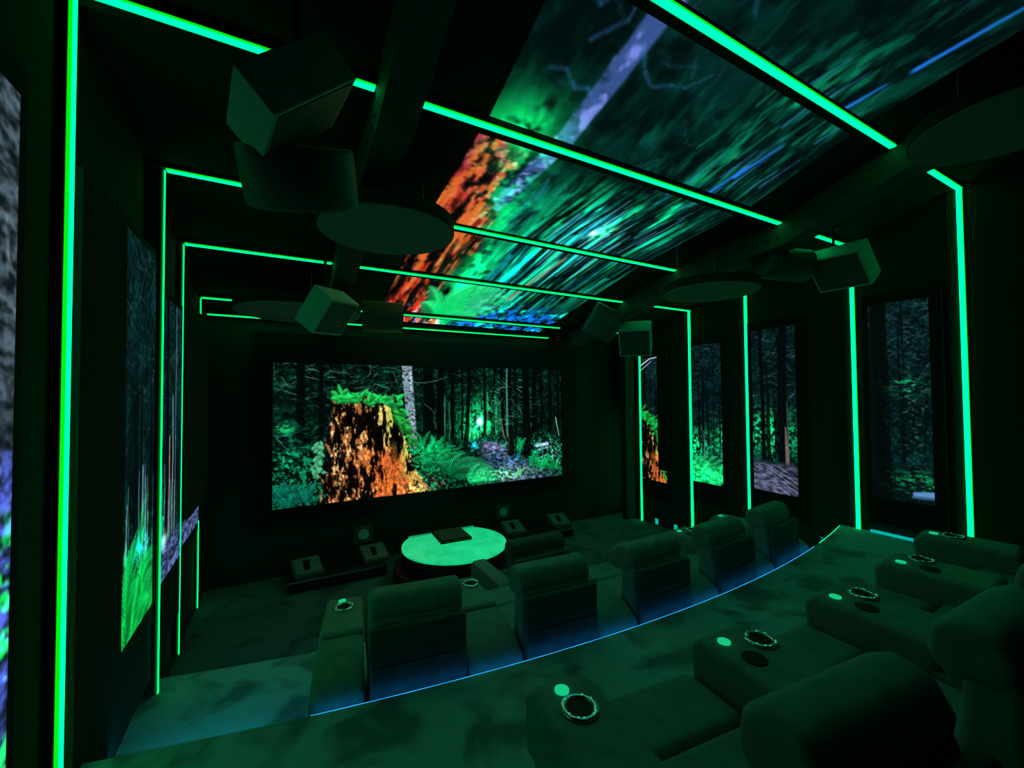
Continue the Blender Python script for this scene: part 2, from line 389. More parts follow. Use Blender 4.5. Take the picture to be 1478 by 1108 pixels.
    c.foliage(c.blob(.41, .98, .05, .07), (1, .8, .5), 50, 120, .48, .62, 3)
    c.stroke([(.40, .84), (.43, .93), (.45, .96)], 2.4, 1.5, (.75, .5, .25)); 
    c.twigs(20, (.39, .85, .52, 1), (8, 18), (.95, .85, .6), .8, .2, .8)
    # left side plants
    for u, v, k, L in ((.04, 1.0, 7, 34), (.085, .98, 7, 32), (.02, .93, 5, 26)):
        for j in range(k): c.fern(u, v, 35 + 110 * j / k + rg.normal(0, 6), L * rg.uniform(.8, 1.2), rg.uniform(-30, 30), 6, (.02, .42, .34), (.1, .62, .5))
    for j in range(40): c.fern(.118 + rg.normal(0, .004), .55 + .25 * rg.random(), rg.uniform(200, 340), 7, 20, 3, (.35, .72, .5), n=6)
    c.stroke([(.005, .5), (.03, .58), (.05, .62)], .5, .3, (.4, .6, .5), al=.6)
    c.foliage(c.blob(.03, .46, .03, .05) * .8, (.1, .75, .4), 50, 90, .5, .65, 3)
    c.foliage(c.blob(.05, .6, .07, .25) * .6, (.03, .4, .3), 50, 60, .5, .65, 3)
    return c.a

def paint_right():
    """u 0 at the screen end (y 5.95) to 1 near the camera (y 1.55); v 0 top"""
    c = Canvas(700, 360, 23); rg = c.rng
    c.a[:] = (.006, .05, .055)
    c.foliage(np.ones_like(c.U) * .5, (.02, .13, .13), 14, 26, .4, .8)
    c.foliage(sstep(.75, .1, c.V) * .55, (.05, .22, .22), 90, 170, .52, .75, 3)
    c.twigs(750, (0, 0, 1, .55), (10, 46), (.30, .52, .52), .55, .35, .35)
    c.twigs(90, (0, 0, 1, .45), (16, 50), (.62, .80, .82), .6, .35, .3)
    for u, v, r in ((.58, .64, .10), (.30, .74, .06), (.43, .68, .05)):
        c.foliage(c.blob(u, v, r, .14) * 1.2, (.05, .8, .40), 50, 120, .45, .62, 3)
    c.foliage(c.blob(.5, .72, .4, .1) * .7, (.03, .5, .3), 60, 150, .5, .66, 3)
    for k in range(60):
        u = rg.uniform(0, 1); c.trunk(u, rg.uniform(.0, .4), rg.uniform(.72, .82), rg.uniform(.8, 3.4), (.006, .035, .035), rg.normal(0, .006), al=.85)
    for u in (.33, .335, .405): c.trunk(u, .62, .8, .7, (.45, .8, .85), 0, al=.7)
    c.trunk(.56, .0, .82, 5, (.006, .03, .03), .008); c.trunk(.630, .0, .8, 11, (.015, .035, .038), -.004)
    c.stroke([(.635, .6), (.637, .72), (.640, .86)], 1.5, 4.5, (.50, .42, .40), al=.8); c.stroke([(.641, .45), (.643, .8)], .8, 1.5, (.35, .4, .42), al=.8)
    fl = sstep(.80, .84, c.V); c.mix(fl * .9, (.01, .06, .06))
    # path
    pth = sstep(.80, .86, c.V + .12 * np.abs(c.U - .59)) * np.exp(-((c.U - .575) / (.10)) ** 6)
    n = fbm(rg, c.h, c.w, 90, 60, 3, .8); c.a = c.a * (1 - pth[..., None]) + pth[..., None] * (np.array((.30, .31, .42)) * (.35 + .9 * sstep(.3, .7, n))[..., None])
    for k in range(14):
        v = .84 + .012 * k; c.stroke([(.52, v - .03), (.58, v - .02 + .006 * k), (.62, v + .01 + .012 * k), (.67, v + .06 + .015 * k)], .5, 1.1, (.60, .68, .80), al=rg.uniform(.1, .6))
    c.foliage(c.blob(.49, .93, .02, .06), (.1, .85, .35), 60, 120, .4, .6, 3)
    # ferns (third bay)
    for j in range(60):
        a = rg.uniform(10, 170); c.fern(rg.uniform(.22, .42), rg.uniform(.88, 1.02), a, rg.uniform(30, 60), (-70 if a < 90 else 70), 9, np.array((.03, .85, .42)) * rg.uniform(.7, 1.2), (.25, 1, .65), n=16)
    c.foliage(c.blob(.32, .95, .10, .06), (.05, .85, .35), 60, 120, .4, .6, 3)
    # stump
    m, f, g = c.stump([(.50, .0, .055), (.6, .0, .075), (.8, .0, .10), (1.0, .0, .14)])
    for j in range(80):
        u = rg.uniform(.0, .08); c.fern(u, .48 + u * 1.1 + rg.normal(0, .03), rg.uniform(-30, 210), rg.uniform(10, 26), rg.uniform(-60, 60), 4, np.array((.08, .75, .28)) * rg.uniform(.6, 1.3), n=10)
    for j in range(50):
        t = rg.random(); c.fern(.075 + .04 * t, .6 + .35 * t, rg.uniform(-60, 60), 16, -40, 4, np.array((.15, .72, .25)) * rg.uniform(.5, 1.2), n=8)
    c.stroke([(.0, .06), (.05, .01), (.1, .0)], 1.6, 1, (.85, .92, .95)); c.stroke([(.0, .10), (.06, .03)], 1.2, .8, (.7, .8, .85)); c.trunk(.140, 0, .5, 2.4, (.35, .42, .46), .002, al=.8)
    # nearest bay: a wide black trunk, thin sparkle, green tufts, pale rock
    c.trunk(.853, .0, .97, 16, (.008, .035, .03), .0, al=.96); c.trunk(.835, .12, .9, 4, (.012, .05, .045), 0)
    c.foliage(c.blob(.92, .42, .04, .05) * 1.0, (.05, .6, .32), 120, 50, .5, .66, 3)
    c.foliage(c.blob(.93, .9, .05, .06) * 1.0, (.05, .6, .30), 90, 90, .5, .66, 3)
    c.foliage(c.blob(.93, .55, .05, .4) * .6, (.3, .5, .48), 110, 150, .6, .75, 3)
    c.stroke([(.925, .955), (.97, .945)], 4, 5, (.34, .52, .72)); c.stroke([(.92, .97), (.97, .965)], 2, 2, (.2, .35, .5))
    return c.a

def paint_left():
    """u 0 near the camera (y 1.2) to 1 towards the screen (y 5.6); v 0 top"""
    c = Canvas(620, 330, 31); rg = c.rng
    c.a[:] = (.01, .075, .075)
    c.foliage(np.ones_like(c.U) * .6, (.02, .13, .13), 14, 26, .4, .8)
    c.foliage(sstep(.8, .1, c.V) * .6, (.04, .17, .17), 90, 150, .5, .75, 3)
    c.twigs(420, (0, 0, 1, .6), (14, 60), (.34, .46, .46), .6, .45, .35)
    for u, r in ((.44, .05), (.56, .05), (.66, .06)):
        c.foliage(c.blob(u, .8, r, .1) * 1.0, (.05, .7, .4), 60, 120, .45, .62, 3)
    for k in range(70):
        u = rg.uniform(.38, 1); c.trunk(u, rg.uniform(.3, .55), rg.uniform(.85, .95), rg.uniform(.8, 2.5), (.008, .04, .04), rg.normal(0, .006), al=.85)
    for k in range(26):
        u = rg.uniform(.42, .75); c.trunk(u, rg.uniform(.55, .7), .88, rg.uniform(.5, 1.1), (.55, .78, .85), 0, al=.75)
    c.trunk(.655, .0, .86, 7, (.02, .04, .045), 0); c.trunk(.675, .5, .9, 3, (.6, .5, .5), 0, al=.8); c.trunk(.70, .35, .88, 2, (.6, .72, .78), 0, al=.8); c.trunk(.72, 0, .85, 2, (.4, .5, .55), 0, al=.7)
    fl = sstep(.86, .9, c.V); c.mix(fl * .7, (.01, .08, .06))
    for j in range(46):
        a = rg.uniform(10, 110); c.fern(rg.uniform(.39, .58), rg.uniform(.92, 1.08), a, rg.uniform(50, 95), -60, 12, np.array((.02, .82, .30)) * rg.uniform(.45, 1.2), (.1, 1, .45))
    c.foliage(c.blob(.52, .80, .04, .03), (.1, .6, .9), 60, 120, .4, .6, 3)
    pb = sstep(.84, .9, c.V + .0 * c.U) * sstep(.60, .64, c.U); n = fbm(rg, c.h, c.w, 90, 60, 3, .8)
    c.a = c.a * (1 - pb[..., None]) + pb[..., None] * (np.array((.30, .38, .58)) * (.3 + .9 * sstep(.3, .7, n))[..., None])
    c.add(c.blob(.64, .86, .02, .03) * .8, (.8, .8, .9))
    # nearest picture, seen edge-on: birch, violet-blue bark, green at its foot
    bz = (c.U > .0) * (c.U < .19); n2 = fbm(rg, c.h, c.w, 60, 50, 4, .8)
    k = (sstep(.35, .7, n2) * bz)
    c.mix(sstep(.155, .16, c.U) * bz * .9, (.05, .08, .09)); c.add(k * sstep(.145, .16, c.U) * sstep(.55, .4, c.V), (.26, .30, .34))
    c.add(k * sstep(.14, .16, c.U) * sstep(.45, .55, c.V) * sstep(.95, .8, c.V), (.30, .34, .85))
    c.foliage(bz * sstep(.55, .65, c.V) * 1.0, (.05, .8, .25), 50, 60, .5, .64, 3)
    c.twigs(90, (.05, .1, .24, .6), (10, 30), (.7, .75, .8), .6, 1.0, .5)
    return c.a

def paint_ceiling():
    """u 0 left (x 1.17) to 1 right (x 3.97); v 0 at the camera end (y .35), 1 at the screen end (y 5.65)"""
    c = Canvas(250, 470, 47); rg = c.rng
    c.a[:] = (.005, .055, .05)
    c.foliage(np.ones_like(c.U) * .7, (.01, .13, .11), 12, 9, .4, .75)
    c.foliage(sstep(.15, .5, c.V) * .5, (.0, .28, .20), 20, 30, .5, .8)
    # streaks of foliage and stems running lengthwise
    def streak(m, col, cy, cx, lo, hi): c.add(m * sstep(lo, hi, fbm(rg, c.h, c.w, cy, cx, 4, .7)), col)
    band = np.exp(-((c.U - .62) / .30) ** 2)
    streak(band * sstep(.42, .62, c.V) * sstep(.97, .85, c.V) * 1.2, (.03, .75, .45), 6, 22, .44, .62)
    streak(band * sstep(.5, .66, c.V) * sstep(.95, .85, c.V) * .9, (.02, .55, .62), 5, 30, .52, .66)
    streak(band * sstep(.5, .62, c.V) * .8, (.10, .55, .70), 7, 50, .58, .75)
    streak(np.exp(-((c.U - .80) / .16) ** 2) * sstep(.1, .3, c.V) * sstep(.7, .5, c.V) * 1.0, (.02, .55, .35), 10, 22, .5, .7)
    streak(np.exp(-((c.U - .70) / .28) ** 2) * sstep(.0, .1, c.V) * .45, (.02, .35, .26), 22, 40, .5, .7)
    for k in range(36):
        u = rg.uniform(.38, 1.0); v0 = rg.uniform(.35, .6); c.stroke([(u, v0), (u - .02 + rg.normal(0, .01), v0 + .2), (u - .03, min(.93, v0 + rg.uniform(.25, .4)))], .8, rg.uniform(1.2, 3.2), (.004, .05, .045), al=.85)
    for k in range(26):
        u = rg.uniform(.42, .85); v0 = rg.uniform(.5, .7); c.stroke([(u, v0), (u - .01, v0 + rg.uniform(.06, .16))], .6, .9, (.35, .72, .85), al=.7)
    for k in range(30):
        u = rg.uniform(.55, .95); v0 = rg.uniform(.12, .5); c.stroke([(u, v0), (u - .015, v0 + rg.uniform(.03, .08))], .5, 1.0, (.2, .5, .75) if rg.random() < .5 else (.05, .6, .4), al=.6)
    for p in ([(.93, .04), (.90, .16)], [(.885, .19), (.875, .235)], [(.83, .31), (.80, .38)], [(.80, .36), (.775, .43)]): c.stroke(p, .8, 2.0, (.12, .48, .95), al=.9, soft=1.2)
    c.twigs(70, (.1, .02, .9, .4), (10, 34), (.14, .38, .5), .6, .5, .8)
    c.foliage(c.blob(.62, .66, .05, .03) * 1.2, (.3, .95, .6), 30, 30, .35, .55, 3); c.add(c.blob(.60, .675, .012, .008) * 1.2, (.8, 1, .9))
    c.stroke([(.62, .76), (.585, .86), (.57, .90)], 1.6, 2.4, (.62, .45, .38), al=.8, soft=1.2)
    # blue ground at the far end
    gm = sstep(.90, .95, c.V) * sstep(.35, .45, c.U); n = fbm(rg, c.h, c.w, 90, 30, 4, .75)
    c.mix(gm * .6, (.01, .06, .09)); c.add(gm * sstep(.42, .62, n), (.04, .38, .85)); c.add(sstep(.89, .93, c.V) * sstep(.4, .5, c.U) * sstep(.55, .7, fbm(rg, c.h, c.w, 60, 26, 3, .7)), (.02, .75, .35))
    c.foliage(c.blob(.47, .91, .08, .025), (.45, .45, .62), 60, 20, .4, .6, 3)
    # birch
    bp = [(.245, -.02), (.235, .15), (.22, .32), (.20, .5), (.185, .62), (.17, .72)]
    c.stroke(bp, 7.5, 6.0, (.20, .30, .52)); U0 = np.interp(c.V, [p[1] for p in bp], [p[0] for p in bp]); bm = (np.abs(c.U - U0) < .028) * (c.V < .72)
    t = sstep(.5, .68, fbm(rg, c.h, c.w, 70, 22, 3, .8)); c.mix(bm * t * .8, (.06, .14, .18)); t = sstep(.55, .7, fbm(rg, c.h, c.w, 45, 26, 3, .8)); c.mix(bm * t * .8, (.50, .55, .90))
    for p in ([(.23, .28), (.28, .305), (.32, .315), (.36, .305), (.40, .30), (.44, .275)], [(.22, .36), (.18, .345), (.15, .35), (.11, .335), (.07, .34)], [(.17, .20), (.20, .17), (.19, .13), (.15, .11), (.10, .12)],
              [(.25, .12), (.28, .14), (.32, .145), (.35, .165)], [(.26, .53), (.275, .58), (.26, .62), (.27, .68)], [(.30, .20), (.36, .19), (.41, .21)], [(.14, .24), (.10, .27), (.06, .26)], [(.12, .30), (.17, .27), (.16, .22)]):
        c.stroke(p, .45, .2, (.22, .46, .75), al=.75, soft=.8)
    # stump with its red and orange bark
    ja = fbm(rg, c.h, c.w, 24, 10, 3) - .5; ur = np.interp(c.V, [.40, .6, .85, 1], [.10, .16, .25, .33]) + ja * .12
    m = sstep(-.01, .01, ur - c.U) * sstep(.43, .46, c.V + ja * .08)
    n1 = fbm(rg, c.h, c.w, 34, 34, 4, .75); n2 = fbm(rg, c.h, c.w, 9, 22, 3, .7); n3 = fbm(rg, c.h, c.w, 70, 60, 3, .8)
    f = c.U / np.maximum(ur, .02)
    red = np.array((.80, .17, .08)); org = np.array((.80, .36, .14)); crm = np.array((.82, .70, .48)); pk = np.array((.60, .20, .22))
    w1 = sstep(.5, .75, c.V)[..., None]; col = (pk * (1 - w1) + red * w1)
    h1 = sstep(.45, .6, n2)[..., None]; col = col * (1 - h1) + org * h1
    h2 = (sstep(.55, .68, n3) * (.35 + .65 * sstep(.5, .9, f)))[..., None]; col = col * (1 - h2) + crm * h2
    cr = fbm(rg, c.h, c.w, 7, 46, 3, .7); th = (sstep(.43, .57, n1 * .5 + n2 * .2 + cr * .3) * (.35 + .65 * sstep(.35, .55, cr)))[..., None]
    c.a = c.a * (1 - m[..., None]) + m[..., None] * (col * th + .02)
    c.add(m * sstep(.93, .96, c.V) * sstep(.5, .6, n3), (.5, .5, .8))
    # moss and ferns beside it
    gb = .8 * np.exp(-((c.U - ur - .03) / .06) ** 2) * sstep(.36, .44, c.V)
    c.foliage(gb * .9, (.03, .75, .34), 30, 24, .32, .55, 3); c.foliage(np.exp(-((c.U - .08) / .12) ** 2 - ((c.V - .43) / .05) ** 2) * .9, (.03, .85, .38), 30, 18, .3, .5, 3)
    c.foliage(c.blob(.33, .90, .12, .09) * 1.0, (.02, .75, .36), 40, 26, .35, .55, 3)
    for a, L, b in ((95, 60, -80), (80, 70, -80), (68, 78, -75), (56, 84, -70), (44, 84, -60), (32, 80, -50), (20, 72, -30), (110, 46, 40), (8, 60, -10), (130, 30, 40)):
        c.fern(.27, .965, a, L, b, 9, (.02, .85, .42), (.3, 1, .6), n=24)
    return c.a

def soften(a, k):
    for _ in range(k):
        p = np.pad(a, ((1, 1), (1, 1), (0, 0)), 'edge')
        a = (p[1:-1, 1:-1] * 2 + p[:-2, 1:-1] + p[2:, 1:-1] + p[1:-1, :-2] + p[1:-1, 2:]) / 6
    return a
# ================================================================ SHELL
XL, XR, YB, YF = -.83, 6.05, -1.6, 6.45
CN = [(-1.7, 5.00), (1.47, 4.50), (2.4, 4.21), (3.72, 4.05), (4.7, 3.84), (5.82, 3.585), (6.5, 3.46)]   # ceiling line
def cz(y): return float(np.interp(y, [p[0] for p in CN], [p[1] for p in CN]))
def arc(x, y0): return y0 + (x - 2.6) ** 2 / 27.5

struct('floor', box(XL - .1, XR + .1, YB - .1, YF + .1, -.1, 0), M['carpet_shaded'])
xs = [XL + (XR - XL) * k / 24 for k in range(25)]
def tier(name, y0, z1, z0, notch=None):
    prof = [(x, arc(x, y0)) for x in xs] + [(XR, YB), (XL, YB)]
    return struct(name, prism(prof, z0, z1, 'z'), M['carpet'])
tier('floor_middle_tier', 3.55, T1, 0.0)
tier('floor_back_tier', 2.18, T2, T1)
struct('wall_left', box(XL - .1, XL, YB - .1, YF + .1, -.1, 5.1), M['wall'])
struct('wall_right', box(XR, XR + .1, YB - .1, YF + .1, -.1, 5.1), M['wall'])
struct('wall_back', box(XL, XR, YB - .1, YB, -.1, 5.1), M['wall'])
wf = struct('wall_front', box(XL, XR, YF, YF + .1, -.1, 5.1), M['wall'])
ceil = struct('ceiling', prism([(y, z) for y, z in CN] + [(6.5, 5.2), (-1.7, 5.2)], XL, XR), M['ceil'])

# step in the left aisle between the two tiers
st = struct('trim_aisle_step', prism([(x, arc(x, 2.18)) for x in (XL, -.5, -.2, .1)] + [(x, arc(x, 2.50)) for x in (.1, -.2, -.5, XL)], T1, T1 + .21, 'z'), M['carpet'])
# nosing lines on the edge of the back tier
def arc_strip(name, label, x0, x1, y0, dy, z0, z1, m, group=None, n=14):
    X = [x0 + (x1 - x0) * k / n for k in range(n + 1)]
    o = obj(name, prism([(x, arc(x, y0)) for x in X] + [(x, arc(x, y0 + dy)) for x in X[::-1]], z0, z1, 'z'), m)
    return tag(o, label, 'light', group)
arc_strip('step_light_strip', 'thin blue light line along the tier edge behind the front row of recliners', .14, 4.94, 2.182, .006, T2 - .018, T2 - .003, M['blue'])
arc_strip('step_light_strip', 'thin green light line on the tier edge beyond the last front row recliner', 5.1, 5.98, 2.182, .008, T2 - .02, T2 - .004, M['led'])
arc_strip('step_light_strip', 'hidden teal light under the aisle step nosing at the left wall', XL + .03, .08, 2.502, .006, T1 + .165, T1 + .19, M['under'])
arc_strip('step_light_strip', 'blue light under the lower tier edge in the left aisle', XL + .03, .3, 3.552, .006, T1 - .05, T1 - .035, M['blue'])
tag(obj('step_light_strip', box(5.99, 6.01, 1.55, 2.30, T2 + .002, T2 + .03), M['teal']), 'teal light line at the foot of the right wall beside the back row', 'light')

# ---------------------------------------------------------------- frames: cross beam + LED strips at six places
LED = [  # y, strip z, left x of strip, bottoms (left z, right z), centre span
    ('nearest', 1.47, 4.45, None, None, T2, (.80, 4.50)),
    ('second', 2.40, 4.14, -.774, .25, T2, (.70, 4.51)),
    ('third', 3.72, 4.00, -.720, .38, .10, (.70, 4.51)),
    ('fourth', 4.70, 3.78, -.770, .14, .12, (.70, 4.51)),
    ('fifth', 5.82, 3.52, -.795, .06, .0, (.70, 4.15)),
    ('farthest', 6.28, 3.41, None, None, None, (.70, 4.22)),
]
def led(label, p0, p1, kind, w=.05, d=.035, group='green LED strips'):
    """kind: left / right wall (vertical) or ceiling (across). Room side cyan green, rear-facing side green"""
    t = thing('led_strip', label, 'light', (0, 0, 0), 0, group)
    x0, y0, z0 = p0; x1, y1, z1 = p1; e = .004
    if kind == 'ceiling':
        obj('diffuser', box(x0, x1, y0 + e, y0 + w, z0, z0 + d), M['led'], t, bevel=.006)
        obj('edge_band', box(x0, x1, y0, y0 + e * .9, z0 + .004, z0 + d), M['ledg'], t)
    elif kind == 'left':
        obj('diffuser', box(x0 - d, x0, y0 + e, y0 + w, z0, z1), M['led'], t, bevel=.006)
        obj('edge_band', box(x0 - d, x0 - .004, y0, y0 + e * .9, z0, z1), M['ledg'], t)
    else:
        obj('diffuser', box(x0, x0 + d, y0 + e, y0 + w, z0, z1), M['led'], t, bevel=.006)
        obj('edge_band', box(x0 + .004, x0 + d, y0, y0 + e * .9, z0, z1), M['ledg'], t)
    return t
for k, (nm, y, z, xl, zl, zr, (c0, c1)) in enumerate(LED):
    # dark cross beam carrying the strip in its lower rear corner
    bd = .11
    w_ = .05 if k < 4 else .04
    dd = .014
    if k < 5:
        xr = XR - .16 if zr is not None else XR
        struct('trim_%d' % (k + 1), box(XL, XR, y + w_ + .002, y + bd, z + .001, cz(y + bd) + .03), M['ceil'])
        struct('trim_%d' % (k + 7), box(XL, XR, y, y + w_, z + dd + .002, cz(y) + .03), M['ceil'])
    else:
        struct('trim_%d' % (k + 1), box(XL, XR, y + w_ + .002, YF, z + .001, cz(y) + .03), M['ceil'])
        struct('trim_%d' % (k + 7), box(XL, XR, y, y + w_, z + dd + .002, cz(y) + .03), M['ceil'])
    lx = xl if xl is not None else XL + .03
    led('%s green light bar crossing the ceiling, middle run between the beams' % nm, (c0, y, z), (c1, y, z), 'ceiling', w_, dd)
    if k > 0:
        led('%s green light bar of the ceiling, short run at the left wall' % nm, (lx + .002, y, z), (.46, y, z), 'ceiling', w_, dd)
    if k < 5:
        led('%s green light bar of the ceiling, short run at the right wall' % nm, (4.79, y, z), (XR - .02, y, z), 'ceiling', w_, dd)
    if xl is not None:
        # left pilaster behind the strip
        struct('trim_%d' % (k + 13), box(XL, xl - .018, y, y + .12, zl, z), M['wall'])
        lab = {'second': 'tall green light bar on the left wall nearest the viewer', 'third': 'green light bar on the left wall between two pictures, reaching the raised floor',
               'fourth': 'green light bar on the left wall, third from the viewer', 'fifth': 'short low green light bar on the left wall nearest the big screen'}[nm]
        if nm == 'fifth':
            led('stub of green light bar high in the left corner above a dark panel', (xl, y, 3.30), (xl, y, z - .002), 'left', .03, .009)
            led(lab, (xl, y, .06), (xl, y, 1.02), 'left', .03, .009)
        else:
            led(lab, (xl, y, zl), (xl, y, z - .002), 'left', .045 if k == 1 else .02, .016 if k == 1 else .009)
    if zr is not None:
        struct('trim_%d' % (k + 19), box(6.0 + .021, XR, y, y + .12, zr, z), M['wall'])
        lab = ['green light bar on the right wall nearest the viewer', 'green light bar on the right wall left of the darkest wall picture', 'green light bar on the right wall behind the front row recliners',
               'green light bar on the right wall between the fern picture and the path picture', 'green light bar on the right wall nearest the big screen'][k]
        led(lab, (6.0, y, zr), (6.0, y, z - .002), 'right', .044, .020)

# light hidden behind a fin in the right front corner, and the fin
struct('trim_25', box(5.80, XR, 6.02, 6.14, 0, 3.4), M['wall'])
tag(obj('led_strip', box(5.93, 5.96, 6.15, 6.17, .15, 1.95), M['led']), 'light bar hidden behind the dark fin in the right front corner', 'light')

# ---------------------------------------------------------------- long beams
def beam(x0, x1, label):
    ys = [-.9, 1.47, 2.4, 3.72, 4.7, 5.7, 6.1]; bm = bmesh.new(); R = []
    zs = {-.9: 4.60, 1.47: 4.24, 2.4: 3.93, 3.72: 3.80, 4.7: 3.60, 5.7: 3.34, 6.1: 3.26}
    for y in ys:
        R.append([bm.verts.new(p) for p in ((x0, y, zs[y]), (x1, y, zs[y]), (x1, y, cz(y) + .02), (x0, y, cz(y) + .02))])
    for a, b in zip(R[:-1], R[1:]):
        for k in range(4): bm.faces.new((a[k], a[(k + 1) % 4], b[(k + 1) % 4], b[k]))
    bm.faces.new(R[0]); bm.faces.new(R[-1][::-1])
    t = thing('ceiling_beam', label, 'beam')
    obj('beam', bm, M['beam'], t)
    for y in (2.46, 2.56, 2.70, 3.9, 4.05, 4.8):   # bolt heads on the visible flank
        zb = float(np.interp(y, list(zs), list(zs.values()))) + .09
        b = cyl(.012, 0, .006, 12); bmesh.ops.rotate(b, verts=b.verts, matrix=Matrix.Rotation(-PI / 2, 3, 'Y')); bmesh.ops.translate(b, verts=b.verts, vec=(x0, y, zb)); obj('bolt', b, M['black'], t)
    return t
beam(.47, .68, 'long charcoal beam under the left side of the ceiling, bolted along its flank')
beam(4.53, 4.78, 'long charcoal beam under the right side of the ceiling')

# ================================================================ PICTURES
PM = soften(paint_main(), 0); PR = soften(paint_right(), 1); PL = soften(paint_left(), 1); PC = soften(paint_ceiling(), 1)
PC = PC[np.interp(np.linspace(0, 1, len(PC)), [0, .345, .52, .72, 1], [0, .41, .675, .85, 1]).__mul__(len(PC) - 1).round().astype(int)]

# main screen: shallow black surround, black frame, picture
t = thing('cinema_screen', 'wide cinema screen on the front wall showing a mossy orange stump in a green forest', 'screen', (2.2, 6.40, 1.9))
S = (-.09 - 2.2, 4.54 - 2.2, -1.48 + .5, .45 + .5)
y0 = -.06
for nm, b in (('surround', box(-2.50, 2.68, -.02, .05, -1.20, 1.36)),): obj(nm, b, M['black'], t)
fr = bmesh.new(); e = .05
bx(fr, S[0] - e, S[1] + e, -.07, -.021, S[3], S[3] + e); bx(fr, S[0] - e, S[1] + e, -.07, -.021, S[2] - e, S[2]); bx(fr, S[0] - e, S[0], -.07, -.021, S[2], S[3]); bx(fr, S[1], S[1] + e, -.07, -.021, S[2], S[3])
obj('frame', fr, M['black'], t, bevel=.004)
picture('picture', PM, (0, 1, 0, 1), lambda s, q: (S[0] + (S[1] - S[0]) * s, 0 * s - .035, S[3] + (S[2] - S[3]) * q), t)

# side wall pictures on dark fabric panels
def side(label, wall, y0, y1, z0, z1, img, u0, u1, mg=(.05, .05, .08, .10), x=None, v=(0, 1)):
    s = 1 if wall == 'left' else -1
    xw = XL if wall == 'left' else XR
    x = (xw + s * .03) if x is None else x
    t = thing('wall_picture', label, 'screen', (xw, (y0 + y1) / 2, (z0 + z1) / 2), 0, 'forest pictures on the side walls')
    cy, cz_ = (y0 + y1) / 2, (z0 + z1) / 2
    a, b = sorted((0, x - xw))
    obj('fabric_panel', box(a + (0 if s > 0 else .0), b, y0 - mg[0] - cy, y1 + mg[1] - cy, z0 - mg[2] - cz_, z1 + mg[3] - cz_), M['panel'], t)
    if wall == 'left': fn = lambda S, T: (0 * S + (x - xw) + .002, y0 + (y1 - y0) * S - cy, z1 + (z0 - z1) * T - cz_)
    else: fn = lambda S, T: (0 * S + (x - xw) - .002, y1 + (y0 - y1) * S - cy, z1 + (z0 - z1) * T - cz_)
    picture('picture', img, (u0, u1, v[0], v[1]), fn, t)
    return t
side('nearest picture on the left wall, birch bark at the left edge of the frame', 'left', 1.2, 2.01, 1.02, 3.42, PL, 0, .188, x=-.775)
side('tall picture on the left wall with bright green ferns at its foot', 'left', 3.09, 3.715, 1.00, 3.36, PL, .42, .59, (.60, .0, .5, .05), x=-.762)
side('narrow picture of trunks between two green light bars on the left wall', 'left', 3.845, 4.66, 1.02, 3.16, PL, .59, .77, (.0, .03, .5, .05), x=-.772)
t = side('slice of bluish path picture low on the left wall near the big screen', 'left', 4.83, 5.80, 1.02, 1.26, PL, .77, .98, (.0, .0, .1, .02), x=-.798, v=(.85, 1))
# blank panels that cover part of the last bay on each side
tag(obj('acoustic_board', box(XL + .002, -.735, 4.83, 5.97, 1.28, 3.27), M['panel'], bevel=.005), 'blank black acoustic panel on the left wall beside the big screen', 'panel')
tag(obj('acoustic_board', box(5.955, 5.996, 5.17, 5.385, 1.03, 3.25), M['panel'], bevel=.005), 'blank black acoustic panel right of the picture nearest the screen on the right wall', 'panel')
side('dark trunk picture on the right wall nearest the viewer', 'right', 1.745, 2.27, 1.20, 3.40, PR, .83, .965, (.10, .06, .3, .12), x=6.0)
side('forest path picture on the right wall behind the last recliners', 'right', 3.07, 3.66, 1.02, 3.30, PR, .53, .67, (.10, .06, .3, .12), x=6.0)
side('picture of conifers above green ferns on the right wall', 'right', 4.15, 4.70 - .01, .955, 3.19, PR, .28, .41, (.10, .0, .3, .12), x=6.0)
side('narrow orange stump picture on the right wall nearest the big screen', 'right', 5.22, 5.81, .81, 3.07, PR, .0, .135, (.03, .0, .3, .12), x=6.0)

# ceiling picture in panels between the cross beams
t = thing('ceiling_screen', 'huge ceiling picture of stump, birch and forest streaks above the seats', 'screen')
YS = [.3, 1.47, 2.4, 3.72, 4.7, 5.82, 6.22]
for k in range(6):
    ya = YS[k] + (.112 if k else 0); yb = YS[k + 1] - .003
    va, vb = (ya - .3) / 5.92, (yb - .3) / 5.92
    fn = lambda S, T, ya=ya, yb=yb: (1.17 + 2.80 * S, ya + (yb - ya) * T, np.interp(ya + (yb - ya) * T, [p[0] for p in CN], [p[1] for p in CN]) - .012)
    o = picture('screen_panel', PC, (0, 1, va, vb), fn, t)

# ================================================================ CEILING FITTINGS
def cloud(label, x, y, z, r, wires):
    t = thing('acoustic_cloud', label, 'ceiling panel', (x, y, z), 0, 'round acoustic panels under the ceiling')
    obj('face', cyl(r - .006, 0, .012, 72), M['disc'], t, smooth=False)
    obj('rim', cyl(r, .0125, .10, 72), M['discr'], t)
    for wx, wy in wires:
        zt = cz(y + wy) - z - .003
        obj('wire', tube([(wx, wy, .101), (wx + .01, wy, .13), (wx + .005, wy, .16), (wx, wy, zt)], .0022, 6), M['wire'], t)
cloud('round felt panel in the left middle, nearest and fully seen', .68, 3.10, 3.585, .48, [(.30, .12), (-.25, .2)])
cloud('round felt panel far left behind the left box speaker', .18, 5.08, 3.29, .62, [(.1, -.1)])
cloud('round felt panel on the right under the right ceiling beam', 4.25, 3.05, 3.53, .50, [(.22, .1), (-.30, .2)])
cloud('round felt panel at the top right edge, closest on the right', 4.09, .78, 4.10, .48, [(-.1, .2)])

